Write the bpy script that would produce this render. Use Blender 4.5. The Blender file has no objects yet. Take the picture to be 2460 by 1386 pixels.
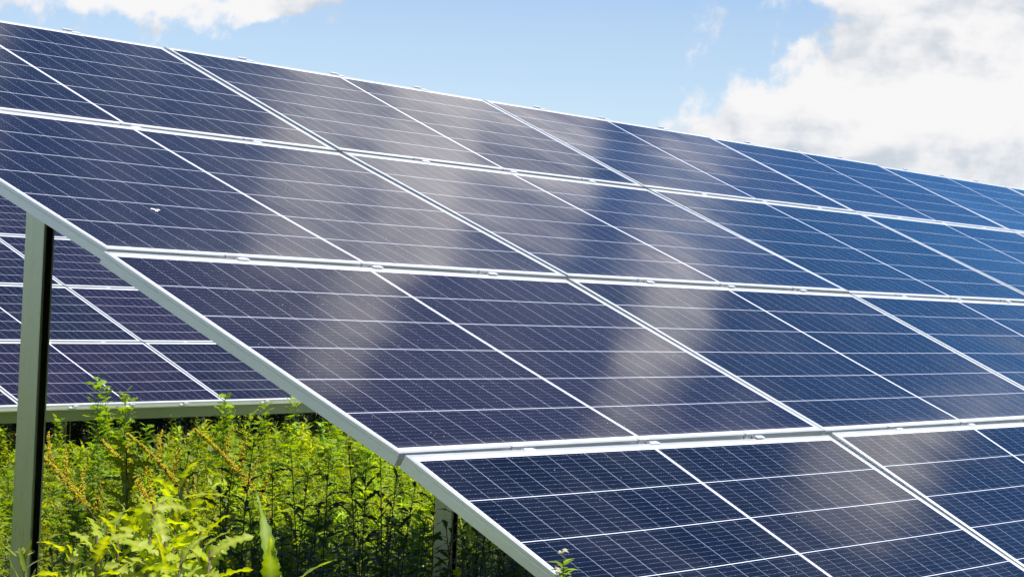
import bpy, math, random
import numpy as np
from mathutils import Vector, Matrix

# ------------------------------------------------------------------ camera
S = bpy.context.scene
COL = S.collection
H = 2.6                                        # height of the array's top edge
cam_d = bpy.data.cameras.new("camera")
cam = bpy.data.objects.new("camera", cam_d)
COL.objects.link(cam)
S.camera = cam
cam_d.sensor_width = 36
cam_d.lens = 5024.0 / 2460 * 36
cam_d.clip_start = 0.05
cam_d.clip_end = 6000
CP = Vector((-3.7246, -5.9608, H - 0.9145))
YAW, PIT, ROL = 0.947397512, 0.00381114162, 0.0367331414
_f = Vector((math.sin(YAW) * math.cos(PIT), math.cos(YAW) * math.cos(PIT), math.sin(PIT)))
_r = Vector((math.cos(YAW), -math.sin(YAW), 0))
_u = _r.cross(_f)
cR = math.cos(ROL) * _r + math.sin(ROL) * _u
cU = -math.sin(ROL) * _r + math.cos(ROL) * _u
m = Matrix((cR, cU, -_f)).transposed().to_4x4()
m.translation = CP
cam.matrix_world = m


def ray(px, py):                               # photograph pixel -> world direction (used while surveying the place)
    return (_f + cR * ((px - 1230) / 5024) - cU * ((py - 693) / 5024)).normalized()


def azel(d):
    return math.degrees(math.atan2(d.x, d.y)), math.degrees(math.asin(d.z))


# ------------------------------------------------------------------ light and sky
SUN_EL, SUN_AZ = math.radians(64), math.radians(183)     # azimuth from +Y towards +X
sd = Vector((math.sin(SUN_AZ) * math.cos(SUN_EL), math.cos(SUN_AZ) * math.cos(SUN_EL), math.sin(SUN_EL)))
sl = bpy.data.lights.new("sun", 'SUN')
sl.energy = 5.0
sl.angle = math.radians(0.5)
sl.color = (1.0, 0.955, 0.89)
so = bpy.data.objects.new("sun", sl)
COL.objects.link(so)
so.rotation_euler = (-sd).to_track_quat('-Z', 'Y').to_euler()

S.view_settings.view_transform = 'Standard'
S.view_settings.look = 'None'
S.view_settings.gamma = 1
S.view_settings.use_curve_mapping = False
S.view_settings.exposure = 0.95

W = bpy.data.worlds.new("World")
S.world = W
W.use_nodes = True
nt = W.node_tree
nt.nodes.clear()


class NB:                                      # small node building helper
    def __init__(s, t):
        s.t = t

    def n(s, typ, **kw):
        x = s.t.nodes.new(typ)
        for k, v in kw.items():
            setattr(x, k, v)
        return x

    def put(s, inp, v):
        if isinstance(v, bpy.types.NodeSocket):
            s.t.links.new(v, inp)
        else:
            inp.default_value = v

    def m(s, op, a, b=None, c=None, clamp=False):
        x = s.n('ShaderNodeMath', operation=op, use_clamp=clamp)
        for i, v in enumerate((a, b, c)):
            if v is not None:
                s.put(x.inputs[i], v)
        return x.outputs[0]

    def vm(s, op, a, b=None):
        x = s.n('ShaderNodeVectorMath', operation=op)
        s.put(x.inputs[0], a)
        if b is not None:
            s.put(x.inputs[1], b)
        return x.outputs['Value'] if op in ('LENGTH', 'DOT_PRODUCT') else x.outputs[0]

    def noise(s, vec, scale, detail=4, rough=0.5, dist=0.0):
        x = s.n('ShaderNodeTexNoise')
        s.put(x.inputs['Vector'], vec)
        x.inputs['Scale'].default_value = scale
        x.inputs['Detail'].default_value = detail
        x.inputs['Roughness'].default_value = rough
        x.inputs['Distortion'].default_value = dist
        return x.outputs[0]

    def mr(s, v, a, b, c=0.0, d=1.0, smooth=True):
        x = s.n('ShaderNodeMapRange')
        x.interpolation_type = 'SMOOTHSTEP' if smooth else 'LINEAR'
        s.put(x.inputs[0], v)
        for i, q in enumerate((a, b, c, d)):
            s.put(x.inputs[i + 1], q)
        return x.outputs[0]

    def mix(s, f, a, b):
        x = s.n('ShaderNodeMix', data_type='RGBA')
        s.put(x.inputs[0], f)
        for i, v in ((6, a), (7, b)):
            if isinstance(v, (tuple, list)) and len(v) == 3:
                v = (*v, 1)
            s.put(x.inputs[i], v)
        return x.outputs[2]

    def xyz(s, v):
        x = s.n('ShaderNodeSeparateXYZ')
        s.put(x.inputs[0], v)
        return x.outputs

    def comb(s, a, b, c=0.0):
        x = s.n('ShaderNodeCombineXYZ')
        for i, v in enumerate((a, b, c)):
            s.put(x.inputs[i], v)
        return x.outputs[0]


b = NB(nt)
SKY_STR = 0.075
sky = b.n('ShaderNodeTexSky', sky_type='NISHITA')
sky.sun_disc = False
sky.sun_elevation = SUN_EL
sky.sun_rotation = SUN_AZ
sky.altitude = 200
sky.air_density = 1.0
sky.dust_density = 0.25
sky.ozone_density = 1.6
dirv = b.n('ShaderNodeTexCoord').outputs['Generated']
dx, dy, dz = b.xyz(dirv)
az = b.m('DEGREES', b.m('ARCTAN2', dx, dy))
el = b.m('DEGREES', b.m('ARCSINE', dz))
# cloud plane coordinates (degrees), gently warped so that edges billow
P0 = b.comb(az, el)
wx = b.noise(P0, 0.42, 5, 0.6)
wy = b.noise(b.vm('ADD', P0, (31.7, 12.3, 5.0)), 0.42, 5, 0.6)
warp = b.comb(b.m('MULTIPLY', b.m('SUBTRACT', wx, 0.5), 3.4), b.m('MULTIPLY', b.m('SUBTRACT', wy, 0.5), 2.8))
P1 = b.vm('ADD', P0, warp)


def blobs(P, lst):
    acc = None
    for (ca, ce, ra, re_, st) in lst:
        q = b.vm('MULTIPLY', b.vm('SUBTRACT', P, (ca, ce, 0)), (1 / ra, 1 / re_, 0))
        g = b.m('MULTIPLY', b.m('SUBTRACT', 1.0, b.vm('LENGTH', q)), st)
        acc = g if acc is None else b.m('SMOOTH_MAX', acc, g, 0.15)
    return acc


# low cloud banks: (azimuth, elevation, half width, half height, strength)
BANKS = [(61.2, 4.2, 3.0, 2.6, 1.0), (64.6, 5.6, 3.2, 3.2, 1.1), (67.9, 6.4, 3.0, 5.0, 1.2), (65.0, 2.2, 9.0, 2.6, 1.1),
         (71.0, 4.0, 6.0, 5.0, 1.2), (80.0, 3.0, 9.0, 4.0, 1.0), (42.6, 8.1, 5.4, 1.5, .75), (36.0, 8.0, 6.0, 3.0, 1.0),
         (47.6, 7.9, 2.6, 1.0, .8), (66.0, 8.6, 6.0, 1.6, .7),
         (24.0, 5.0, 9.0, 4.0, 1.0), (8.0, 7.0, 10.0, 4.5, 1.0), (100.0, 6.0, 12.0, 5.0, 1.0), (-20.0, 6.0, 14.0, 5.0, 1.0)]
field = blobs(P1, BANKS)
puff = b.noise(P0, 0.75, 9, 0.58, 0.2)
dens = b.m('ADD', field, b.m('MULTIPLY', b.m('SUBTRACT', puff, 0.5), 1.1))
cov = b.mr(dens, 0.02, 0.30)
# thin wisp left of the big bank
wq = b.vm('MULTIPLY', b.vm('SUBTRACT', P1, (59.2, 7.6, 0)), (1 / 0.55, 1 / 1.6, 0))
wisp = b.m('MULTIPLY', b.mr(b.m('SUBTRACT', 1.0, b.vm('LENGTH', wq)), 0.0, 0.8), b.mr(b.noise(P1, 1.6, 5, .6), .4, .8, 0, .75))
cov = b.m('MAXIMUM', cov, wisp)
# shading of the banks: density a little towards the sun (up) against density here
up = b.vm('ADD', P0, (0.25, 0.75, 0))
puff2 = b.noise(up, 0.75, 5, 0.52, 0.2)
big = b.noise(b.vm('MULTIPLY', P0, (0.5, 1.3, 0)), 0.33, 5, 0.55)
sh = b.m('ADD', b.m('MULTIPLY', b.m('SUBTRACT', puff2, puff), 0.8), b.m('MULTIPLY', b.m('SUBTRACT', big, 0.5), 2.4))
shade = b.mr(sh, -0.14, 0.42, 0.0, 1.0)
ccol = b.mix(shade, (6.5, 6.45, 6.5), (4.2, 4.6, 5.1))
# higher scattered clouds, seen mirrored in the glass
HIGH = [(57.3, 27.0, 2.6, 1.7, 1.4), (61.3, 28.0, 1.2, 3.4, 1.2), (55.6, 23.2, 3.6, 1.7, 2.4), (57.9, 22.4, 2.6, 2.0, 2.6), (58.8, 24.0, 1.5, 1.6, 1.5), (59.9, 21.2, 3.6, 2.0, 2.4),
        (66.2, 21.0, 2.4, 1.1, 1.0), (68.4, 23.2, 1.3, 2.7, 1.2), (72.4, 25.5, 1.0, 2.6, .9), (59.9, 24.2, 1.4, 1.2, 1.2),
        (77.6, 21.3, 2.6, 3.2, 1.5), (46.8, 29.5, 2.0, 1.2, .6)]
P2 = b.vm('ADD', P0, b.vm('MULTIPLY', warp, (0.55, 0.6, 0)))
hf = b.m('ADD', blobs(P2, HIGH), b.m('MULTIPLY', b.m('SUBTRACT', b.noise(P0, 0.5, 5, 0.55), 0.5), 0.6))
hcov = b.m('MULTIPLY', b.mr(hf, 0.0, 0.62), b.mr(b.noise(P0, .30, 3, .5), .35, .62, .80, .98))
# the rest of the sky dome carries scattered fair weather clouds too
far = b.mr(b.noise(dirv, 3.2, 7, 0.6), 0.56, 0.70)
away = b.mr(b.m('ABSOLUTE', b.m('SUBTRACT', az, 61.0)), 27.0, 38.0)
vq = b.vm('MULTIPLY', b.vm('SUBTRACT', P0, (58.0, 25.0, 0)), (1 / 12.0, 1 / 9.0, 0))
veil = b.m('MULTIPLY', b.mr(b.m('SUBTRACT', 1.0, b.vm('LENGTH', vq)), 0.0, 0.6), b.mr(b.noise(P0, .25, 4, .55), .35, .65, .02, .17))
hcov = b.m('MAXIMUM', hcov, veil)                         # weak veil added round the higher clouds to grey the glass reflections
hcov = b.m('MAXIMUM', hcov, b.m('MULTIPLY', b.m('MULTIPLY', far, away), b.mr(el, 2.0, 8.0)))
skyc = b.n('ShaderNodeHueSaturation')
b.put(skyc.inputs['Saturation'], b.m('ADD', b.mr(el, 7.0, 12.0, 0.90, 1.42), b.mr(el, 15.0, 25.0, 0.0, -0.14)))
b.put(skyc.inputs['Value'], b.m('ADD', b.mr(el, 7.0, 12.0, 0.96, 1.14), b.mr(el, 14.0, 24.0, 0.0, -0.36)))
tn = b.n('ShaderNodeVectorMath', operation='MULTIPLY')
nt.links.new(sky.outputs[0], tn.inputs[0])
tn.inputs[1].default_value = (.93, .95, 1.04)
nt.links.new(tn.outputs[0], skyc.inputs['Color'])
c1 = b.mix(hcov, skyc.outputs[0], (11.4, 10.9, 10.8))
c2 = b.mix(cov, c1, ccol)
bg = b.n('ShaderNodeBackground')
bg.inputs['Strength'].default_value = SKY_STR
nt.links.new(c2, bg.inputs['Color'])
wo = b.n('ShaderNodeOutputWorld')
nt.links.new(bg.outputs[0], wo.inputs['Surface'])

random.seed(7)
rng = np.random.default_rng(11)


# ------------------------------------------------------------------ object helpers
def tag(o, label=None, cat=None, group=None, kind=None):
    if label: o['label'] = label
    if cat: o['category'] = cat
    if group: o['group'] = group
    if kind: o['kind'] = kind
    return o


def link(name, data, parent=None, mat=None):
    o = bpy.data.objects.new(name, data)
    COL.objects.link(o)
    if parent: o.parent = parent
    return o


def mesh_of(name, V, F, mats, smooth=False, fm=None):
    me = bpy.data.meshes.new(name)
    me.from_pydata([tuple(v) for v in V], [], [tuple(f) for f in F])
    for m_ in (mats if isinstance(mats, (list, tuple)) else [mats]):
        me.materials.append(m_)
    if fm is not None:
        me.polygons.foreach_set('material_index', fm)
    if smooth:
        me.polygons.foreach_set('use_smooth', [True] * len(me.polygons))
    me.update()
    return me


def box(V, F, x0, x1, y0, y1, z0, z1):
    n = len(V)
    V += [(x0, y0, z0), (x1, y0, z0), (x1, y1, z0), (x0, y1, z0), (x0, y0, z1), (x1, y0, z1), (x1, y1, z1), (x0, y1, z1)]
    F += [(n, n + 3, n + 2, n + 1), (n + 4, n + 5, n + 6, n + 7), (n, n + 1, n + 5, n + 4), (n + 1, n + 2, n + 6, n + 5),
          (n + 2, n + 3, n + 7, n + 6), (n + 3, n, n + 4, n + 7)]


def sweep(profile, a, bb, ex, ey, cap=True):
    """closed profile [(p,q)] in axes ex, ey swept from a to bb"""
    V = []; F = []
    n = len(profile)
    for o in (a, bb):
        for p, q in profile:
            V.append(Vector(o) + ex * p + ey * q)
    for i in range(n):
        j = (i + 1) % n
        F.append((i, j, n + j, n + i))
    if cap:
        F.append(tuple(range(n))[::-1]); F.append(tuple(range(n, 2 * n)))
    return V, F


# ------------------------------------------------------------------ materials
def new_mat(name):
    mt = bpy.data.materials.new(name)
    mt.use_nodes = True
    t = mt.node_tree
    return mt, NB(t), t.nodes['Principled BSDF']


def mat_metal(name, col, metallic, rough, var=0.12, streak=(1, 1, 1), dark=(0.25, 0.2, 0.14), dirt=0.0):
    mt, q, p = new_mat(name)
    co = q.n('ShaderNodeTexCoord').outputs['Object']
    n1 = q.noise(q.vm('MULTIPLY', co, streak), 9, 6, 0.6)
    n2 = q.noise(co, 120, 3, 0.6)
    v = q.m('ADD', q.m('MULTIPLY', q.m('SUBTRACT', n1, .5), var * 2), q.m('MULTIPLY', q.m('SUBTRACT', n2, .5), var))
    c = q.mix(q.m('ADD', v, 0.5), tuple(x * .82 for x in col), tuple(min(1, x * 1.12) for x in col))
    if dirt:
        d = q.mr(q.noise(q.vm('MULTIPLY', co, (1.5, 1.5, 1.5)), 14, 6, 0.7), .60, .8, 0, dirt)
        c = q.mix(d, c, dark)
    q.put(p.inputs['Base Color'], c)
    p.inputs['Metallic'].default_value = metallic
    q.put(p.inputs['Roughness'], q.m('ADD', q.m('MULTIPLY', n1, .2), rough - .1))
    bp = q.n('ShaderNodeBump')
    bp.inputs['Strength'].default_value = .12
    bp.inputs['Distance'].default_value = .002
    q.put(bp.inputs['Height'], n2)
    q.put(p.inputs['Normal'], bp.outputs[0])
    return mt


M_FRAME = mat_metal('anodised_aluminium', (.72, .73, .71), .75, .40, .05, (1, 1, 4), dirt=.18)
M_GALV = mat_metal('galvanised_steel', (.42, .46, .36), 1.0, .30, .16, (12, 12, .6), dirt=.25)
M_BEAM = mat_metal('shade_tinted_beam', (.36, .41, .29), .9, .34, .18, (.6, 12, 12), dirt=.3)  # darker copy of the steel, shade and green weed bounce put into its colour
M_CLAMP = mat_metal('clamp_aluminium', (.74, .76, .78), .5, .35, .1, dirt=.3)
M_BOLT = mat_metal('bolt_steel', (.30, .26, .22), .7, .5, .3, dirt=.5)
M_BACK = mat_metal('white_backsheet', (.62, .64, .66), 0, .6, .05)


def mat_glass(gw, gh, tone=(1, 1, 1)):
    """cells, gaps, busbars under glass; UV in metres from the glass corner"""
    mt, q, p = new_mat('solar_cells')
    uv = q.n('ShaderNodeUVMap').outputs[0]
    u, v, _ = q.xyz(uv)
    oi = q.n('ShaderNodeObjectInfo').outputs['Random']
    half = gw / 2
    # position inside one half
    uc = q.m('ABSOLUTE', q.m('SUBTRACT', u, half))              # distance from the centre line
    mc = .0085                                                   # half width of centre strip
    pu = (half - mc - .012) / 12
    pv = (gh - .030) / 6
    a = q.m('DIVIDE', q.m('SUBTRACT', uc, mc), pu)
    c = q.m('DIVIDE', q.m('SUBTRACT', v, .015), pv)
    ai, ci = q.m('FLOOR', a), q.m('FLOOR', c)
    af, cf = q.m('FRACT', a), q.m('FRACT', c)
    # distance to the nearest gap in metres
    du = q.m('MULTIPLY', q.m('SUBTRACT', .5, q.m('ABSOLUTE', q.m('SUBTRACT', af, .5))), pu)
    dv = q.m('MULTIPLY', q.m('SUBTRACT', .5, q.m('ABSOLUTE', q.m('SUBTRACT', cf, .5))), pv)
    near = q.m('ROUND', a)
    odd = q.m('ABSOLUTE', q.m('SUBTRACT', q.m('MULTIPLY', q.m('FRACT', q.m('MULTIPLY', near, .5)), 2), 1.0))
    wn = q.n('ShaderNodeTexWhiteNoise')
    wn.noise_dimensions = '3D'
    q.put(wn.inputs['Vector'], q.comb(near, ci, q.m('MULTIPLY', oi, 37.)))
    wdu = q.m('ADD', q.m('ADD', q.m('MULTIPLY', odd, .00030), .00028), q.m('MULTIPLY', wn.outputs['Value'], .0002))
    lu = q.m('LESS_THAN', du, wdu)
    lv = q.m('LESS_THAN', dv, .0010)
    lc = q.m('LESS_THAN', uc, .0056)
    inu = q.m('LESS_THAN', uc, half - .0125)
    inv = q.m('LESS_THAN', q.m('ABSOLUTE', q.m('SUBTRACT', v, gh / 2)), gh / 2 - .0155)
    gap = q.m('MAXIMUM', q.m('MAXIMUM', lu, lv), lc)
    inside = q.m('MULTIPLY', inu, inv)
    # chamfer shaped diamonds are too small on half cut cells; busbars: ten fine wires per cell with solder dots
    bs = q.m('ABSOLUTE', q.m('SUBTRACT', q.m('FRACT', q.m('MULTIPLY', cf, 10)), .5))
    bus = q.m('LESS_THAN', bs, .033)
    dots = q.m('LESS_THAN', q.m('ABSOLUTE', q.m('SUBTRACT', q.m('FRACT', q.m('MULTIPLY', af, 7)), .5)), .10)
    dots = q.m('MULTIPLY', dots, q.m('LESS_THAN', bs, .07))
    wn2 = q.n('ShaderNodeTexWhiteNoise')
    wn2.noise_dimensions = '3D'
    q.put(wn2.inputs['Vector'], q.comb(q.m('FLOOR', q.m('MULTIPLY', a, 7)), q.m('FLOOR', q.m('MULTIPLY', c, 10)), q.m('MULTIPLY', oi, 71.)))
    dots = q.m('MULTIPLY', dots, q.m('POWER', wn2.outputs['Value'], 2.0))
    # fingers: invisible except as a slight sheen; cell to cell colour variation
    wn3 = q.n('ShaderNodeTexWhiteNoise')
    wn3.noise_dimensions = '3D'
    q.put(wn3.inputs['Vector'], q.comb(ai, ci, q.m('ADD', q.m('MULTIPLY', oi, 53.), q.m('GREATER_THAN', u, half))))
    cv = wn3.outputs['Value']
    cell = q.mix(cv, (.0020, .0032, .0085), (.0034, .0044, .0120))
    cell = q.mix(oi, cell, q.mix(.8, cell, (.0068, .0048, .0150)))
    cell = q.vm('MULTIPLY', cell, tone)
    cell = q.mix(q.m('MULTIPLY', bus, .11), cell, (.34, .38, .48))
    cell = q.mix(q.m('MULTIPLY', dots, .27), cell, (.60, .64, .74))
    colr = q.mix(gap, cell, q.mix(q.m('MAXIMUM', lv, lc), (.34, .37, .48), (.62, .65, .76)))
    colr = q.mix(inside, (.50, .53, .62), colr)
    # dust: specks, faint film, a few droppings
    co = q.n('ShaderNodeTexCoord').outputs['Object']
    cow = q.vm('ADD', co, q.comb(q.m('MULTIPLY', oi, 19.), q.m('MULTIPLY', oi, 7.), 0.))
    vo = q.n('ShaderNodeTexVoronoi')
    q.put(vo.inputs['Vector'], cow); vo.inputs['Scale'].default_value = 34
    sp = q.m('LESS_THAN', vo.outputs['Distance'], q.m('MULTIPLY', q.xyz(vo.outputs['Color'])[0], .055))
    colr = q.mix(q.m('MULTIPLY', sp, .75), colr, (.55, .53, .50))
    film = q.mr(q.noise(cow, 2.2, 6, .62), .40, .85, 0.0, .024)
    edge = q.mr(v, .0, .06, .10, 0.0)
    colr = q.mix(q.m('ADD', film, q.m('MULTIPLY', edge, q.noise(cow, 11, 4, .6))), colr, (.42, .40, .37))
    q.put(p.inputs['Base Color'], colr)
    p.inputs['Metallic'].default_value = 0
    q.put(p.inputs['Roughness'], q.mr(q.noise(cow, 3.5, 5, .6), .3, .7, .08, .13))
    p.inputs['IOR'].default_value = 1.25
    p.inputs['Specular Tint'].default_value = (.78, .95, 1.0, 1)
    bp = q.n('ShaderNodeBump')
    bp.inputs['Strength'].default_value = .5
    bp.inputs['Distance'].default_value = .0022
    q.put(bp.inputs['Height'], q.noise(q.vm('MULTIPLY', cow, (1., 1., 0.)), 3.1, 1, .4))
    q.put(p.inputs['Normal'], bp.outputs[0])
    return mt


# ------------------------------------------------------------------ the front array's surveyed surface
L_, W_ = 2.115, 1.06
TH = 0.401537771
CC = (-2.07091629e-03, -8.01289242e-03, 1.60834807e-03, -2.10224018e-03, -1.20442316e-03, 1.75794518e-03)
VO = (0, -2.40253757e-02, 4.27279666e-02, 7.92857055e-02, 7.92857055e-02)
UO = (0, 1.44781238e-02, -6.52939317e-03, -1.11616400e-02, -1.11616400e-02)


def surf(u, v):
    """u along in panels, v down the slope in rows -> world point of the array's top face"""
    i = min(int(v), 3); fr = v - i
    vo = VO[i] * (1 - fr) + VO[i + 1] * fr
    uo = UO[i] * (1 - fr) + UO[i + 1] * fr
    t = min(u, 4.5) - 2; s = v - 1.5
    h = CC[0] * s * s + CC[1] * s ** 3 + CC[2] * t * t + CC[3] * t * s + CC[4] * t * s * s + CC[5] * t * t * s
    vv = v + vo
    return Vector(((u + uo) * L_, -vv * W_ * math.cos(TH) - h * math.sin(TH), H - vv * W_ * math.sin(TH) + h * math.cos(TH)))


FD = .034                                                      # frame depth
LIP = .0095


def ring_mesh(name, w, h):
    """mitred frame of an extruded profile; origin at the panel's centre on its top face"""
    prof = [(0, -FD), (0, -.0115), (.0014, -.0108), (.0014, -.0088), (0, -.0081), (0, -.0008), (.0008, 0), (LIP, 0), (LIP, -.0035),
            (.0022, -.0045), (.0022, -FD + .002), (.024, -FD + .002), (.024, -FD)]
    V = []; F = []
    n = len(prof)
    for sx, sy in ((-1, -1), (1, -1), (1, 1), (-1, 1)):
        for d, z in prof:
            V.append((sx * (w / 2 - d), sy * (h / 2 - d), z))
    for k in range(4):
        k2 = (k + 1) % 4
        for i in range(n):
            j = (i + 1) % n
            F.append((k * n + i, k2 * n + i, k2 * n + j, k * n + j))
    return mesh_of(name, V, F, M_FRAME)


def glass_mesh(name, w, h, sag, mat, twist=(0, 0)):
    gw, gh = w - 2 * LIP, h - 2 * LIP
    nx, ny = 20, 12
    V = []; F = []; UV = []
    for j in range(ny + 1):
        for i in range(nx + 1):
            s, t = i / nx * 2 - 1, j / ny * 2 - 1
            z = -.0016 - sag * (1 - s * s) * (1 - t * t) - twist[0] * .5 * (math.sin(3 * s + twist[1]) * (1 - s * s)) * (1 - t * t)
            V.append((s * gw / 2, t * gh / 2, z))
            UV.append((i / nx * gw, j / ny * gh))
    for j in range(ny):
        for i in range(nx):
            a = j * (nx + 1) + i
            F.append((a, a + 1, a + nx + 2, a + nx + 1))
    nf = len(F)
    # back sheet, five millimetres below
    k = len(V)
    V += [(-gw / 2, -gh / 2, -.011), (gw / 2, -gh / 2, -.011), (gw / 2, gh / 2, -.011), (-gw / 2, gh / 2, -.011)]
    UV += [(0, 0)] * 4
    F.append((k + 3, k + 2, k + 1, k))
    me = mesh_of(name, V, F, [mat, M_BACK], True, [0] * nf + [1])
    ul = me.uv_layers.new(name='UVMap')
    for lp in me.loops:
        ul.data[lp.index].uv = UV[lp.vertex_index]
    return me


def clamp_mesh():
    V = []; F = []
    # y>0 : over the upper panel's lip, y<0 : over the lower one. gap is about 22 mm wide
    box(V, F, -.032, .022, .0085, .0175, .0006, .0030)          # upper tab
    box(V, F, -.003, .041, -.0180, -.0085, .0006, .0030)        # lower tab
    box(V, F, -.030, .021, .0050, .0083, -.022, .0030)          # upper web
    box(V, F, -.001, .039, -.0083, -.0052, -.022, .0030)        # lower web
    box(V, F, -.029, .038, -.0050, .0048, -.024, -.019)         # floor of the channel
    return mesh_of('clamp', V, F, M_CLAMP)


def bolt_mesh():
    V = []; F = []
    n = 6
    for z, r in ((-.0188, .0048), (-.003, .0048)):
        for i in range(n):
            a = i * math.pi / 3
            V.append((.004 + r * math.cos(a), r * math.sin(a), z))
    for i in range(n):
        j = (i + 1) % n
        F.append((i, j, n + j, n + i))
    F.append(tuple(range(n, 2 * n)))
    return mesh_of('bolt', V, F, M_BOLT)


CL, BO = clamp_mesh(), bolt_mesh()
GAP = .018


def add_clamp(parent, x, y):
    c = link('clamp', CL, parent); c.location = (x, y, 0)
    d = link('bolt', BO, c)


def frame_basis(p00, p10, p01, p11):
    """p00 top left, p10 top right, p01 bottom left, p11 bottom right -> matrix, w, h"""
    c = (p00 + p10 + p01 + p11) / 4
    ex = ((p10 - p00) + (p11 - p01)).normalized()
    ey = ((p00 - p01) + (p10 - p11)).normalized()
    ez = ex.cross(ey).normalized()
    ey = ez.cross(ex)
    M = Matrix((ex, ey, ez)).transposed().to_4x4()
    M.translation = c
    return M


ORD = ['first', 'second', 'third', 'fourth', 'fifth', 'sixth', 'seventh', 'eighth']
ROWN = ['top row', 'second row from the top', 'third row from the top', 'bottom row']
# per panel look of the glass (how the sheet sags), front array
NC = 8
frames = {}; mats = {}
CLX = (.225, .5, .775)
for r in range(4):
    hh = W_ * (1 + VO[r + 1] - VO[r]) - GAP
    ww = L_ - .016
    frames[r] = ring_mesh('frame', ww, hh)
    mats[r] = mat_glass(ww - 2 * LIP, hh - 2 * LIP)
    for c in range(NC):
        p00, p10, p01, p11 = surf(c, r), surf(c + 1, r), surf(c, r + 1 - 1e-6), surf(c + 1, r + 1 - 1e-6)
        M = frame_basis(p00, p10, p01, p11)
        o = bpy.data.objects.new('solar_panel', None)
        COL.objects.link(o)
        o.empty_display_size = .1
        jit = Matrix.Translation((0, 0, rng.normal(0, .0012))) @ Matrix.Rotation(rng.normal(0, .0032), 4, 'X') @ Matrix.Rotation(rng.normal(0, .0016), 4, 'Y')
        o.matrix_world = M @ jit
        tag(o, 'front array solar panel, %s, %s from the left end' % (ROWN[r], ORD[c]), 'solar panel', 'solar panels of the front array')
        link('frame', frames[r], o)
        if (r, c) == (1, 0):                                   # bird dropping on the glass
            V_ = [(0, 0, .0012)]; F_ = []
            for k in range(14):
                a_ = k * math.pi / 7; q_ = .010 * (1 + .5 * math.sin(3 * a_ + 1) + .25 * math.sin(5 * a_))
                V_.append((q_ * 1.3 * math.cos(a_), q_ * math.sin(a_), .0003))
                F_.append((0, k + 1, (k + 1) % 14 + 1))
            d_ = link('bird_dropping', mesh_of('bird_dropping', V_, F_, M_BACK), o); d_.location = (-.58, -.225, -.0022)
        sag = .0015 + rng.random() * .003
        link('glass', glass_mesh('glass', ww, hh, sag, mats[r], (rng.normal(0, .0026), rng.random() * 6)), o)
        for f in CLX:
            if r < 3: add_clamp(o, (f - .5) * L_, -hh / 2 - GAP / 2)
            if r == 0: add_clamp(o, (f - .5) * L_, hh / 2 + GAP / 2 - .002)

# ------------------------------------------------------------------ the array behind
XB, YB, ZB, TB, WB = 8.7325, 5.8203, H - 1.8497, .42594, 1.0668
exb = Vector((1, 0, 0)); eyb = Vector((0, math.cos(TB), math.sin(TB)))
BROW = ['lowest row', 'second lowest row', 'third lowest row', 'highest row']
BCOL = {-3: 'column beyond the left picture edge', -2: 'leftmost visible column', -1: 'column crossing behind the tall post',
        0: 'column right of the tall post', 1: 'first column hidden by the front array', 2: 'second column hidden by the front array'}
hb = WB - GAP; wb = L_ - .016
fr_b = ring_mesh('frame', wb, hb)
mt_b = mat_glass(wb - 2 * LIP, hb - 2 * LIP, (1.3, 1.05, 1.12))
for r in range(4):
    for c in range(-3, 3):
        cen = Vector((XB, YB, ZB)) + exb * ((c + .5) * L_) + eyb * ((r + .5) * WB)
        M = Matrix((exb, eyb, exb.cross(eyb))).transposed().to_4x4()
        M.translation = cen
        o = bpy.data.objects.new('solar_panel', None)
        COL.objects.link(o)
        o.matrix_world = M @ Matrix.Rotation(rng.normal(0, .002), 4, 'X')
        tag(o, 'back array solar panel, %s, %s' % (BROW[r], BCOL[c]), 'solar panel', 'solar panels of the array behind')
        link('frame', fr_b, o)
        link('glass', glass_mesh('glass', wb, hb, .003 + rng.random() * .003, mt_b), o)
        for f in CLX:
            add_clamp(o, (f - .5) * L_, -hb / 2 - GAP / 2 + (.002 if r == 0 else 0))

# ------------------------------------------------------------------ steel carrying the panels
def c_profile(w, d, t, lip):
    """C section: web along q (length w), flanges along p (depth d), opening towards +p, thickness t"""
    R = .006
    return [(R * .3, -w / 2 + R * .3), (R, -w / 2), (d, -w / 2), (d, -w / 2 + lip), (d - t, -w / 2 + lip), (d - t, -w / 2 + t), (t, -w / 2 + t),
            (t, w / 2 - t), (d - t, w / 2 - t), (d - t, w / 2 - lip), (d, w / 2 - lip), (d, w / 2), (R, w / 2), (R * .3, w / 2 - R * .3), (0, w / 2 - R), (0, -w / 2 + R)]


def purlin(a, bb, ez, ey, label, group):
    V, F = sweep(c_profile(.10, .05, .003, .015), a, bb, ey, ez)
    o = link('purlin', mesh_of('purlin', V, F, M_GALV))
    return tag(o, label, 'steel beam', group)


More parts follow.
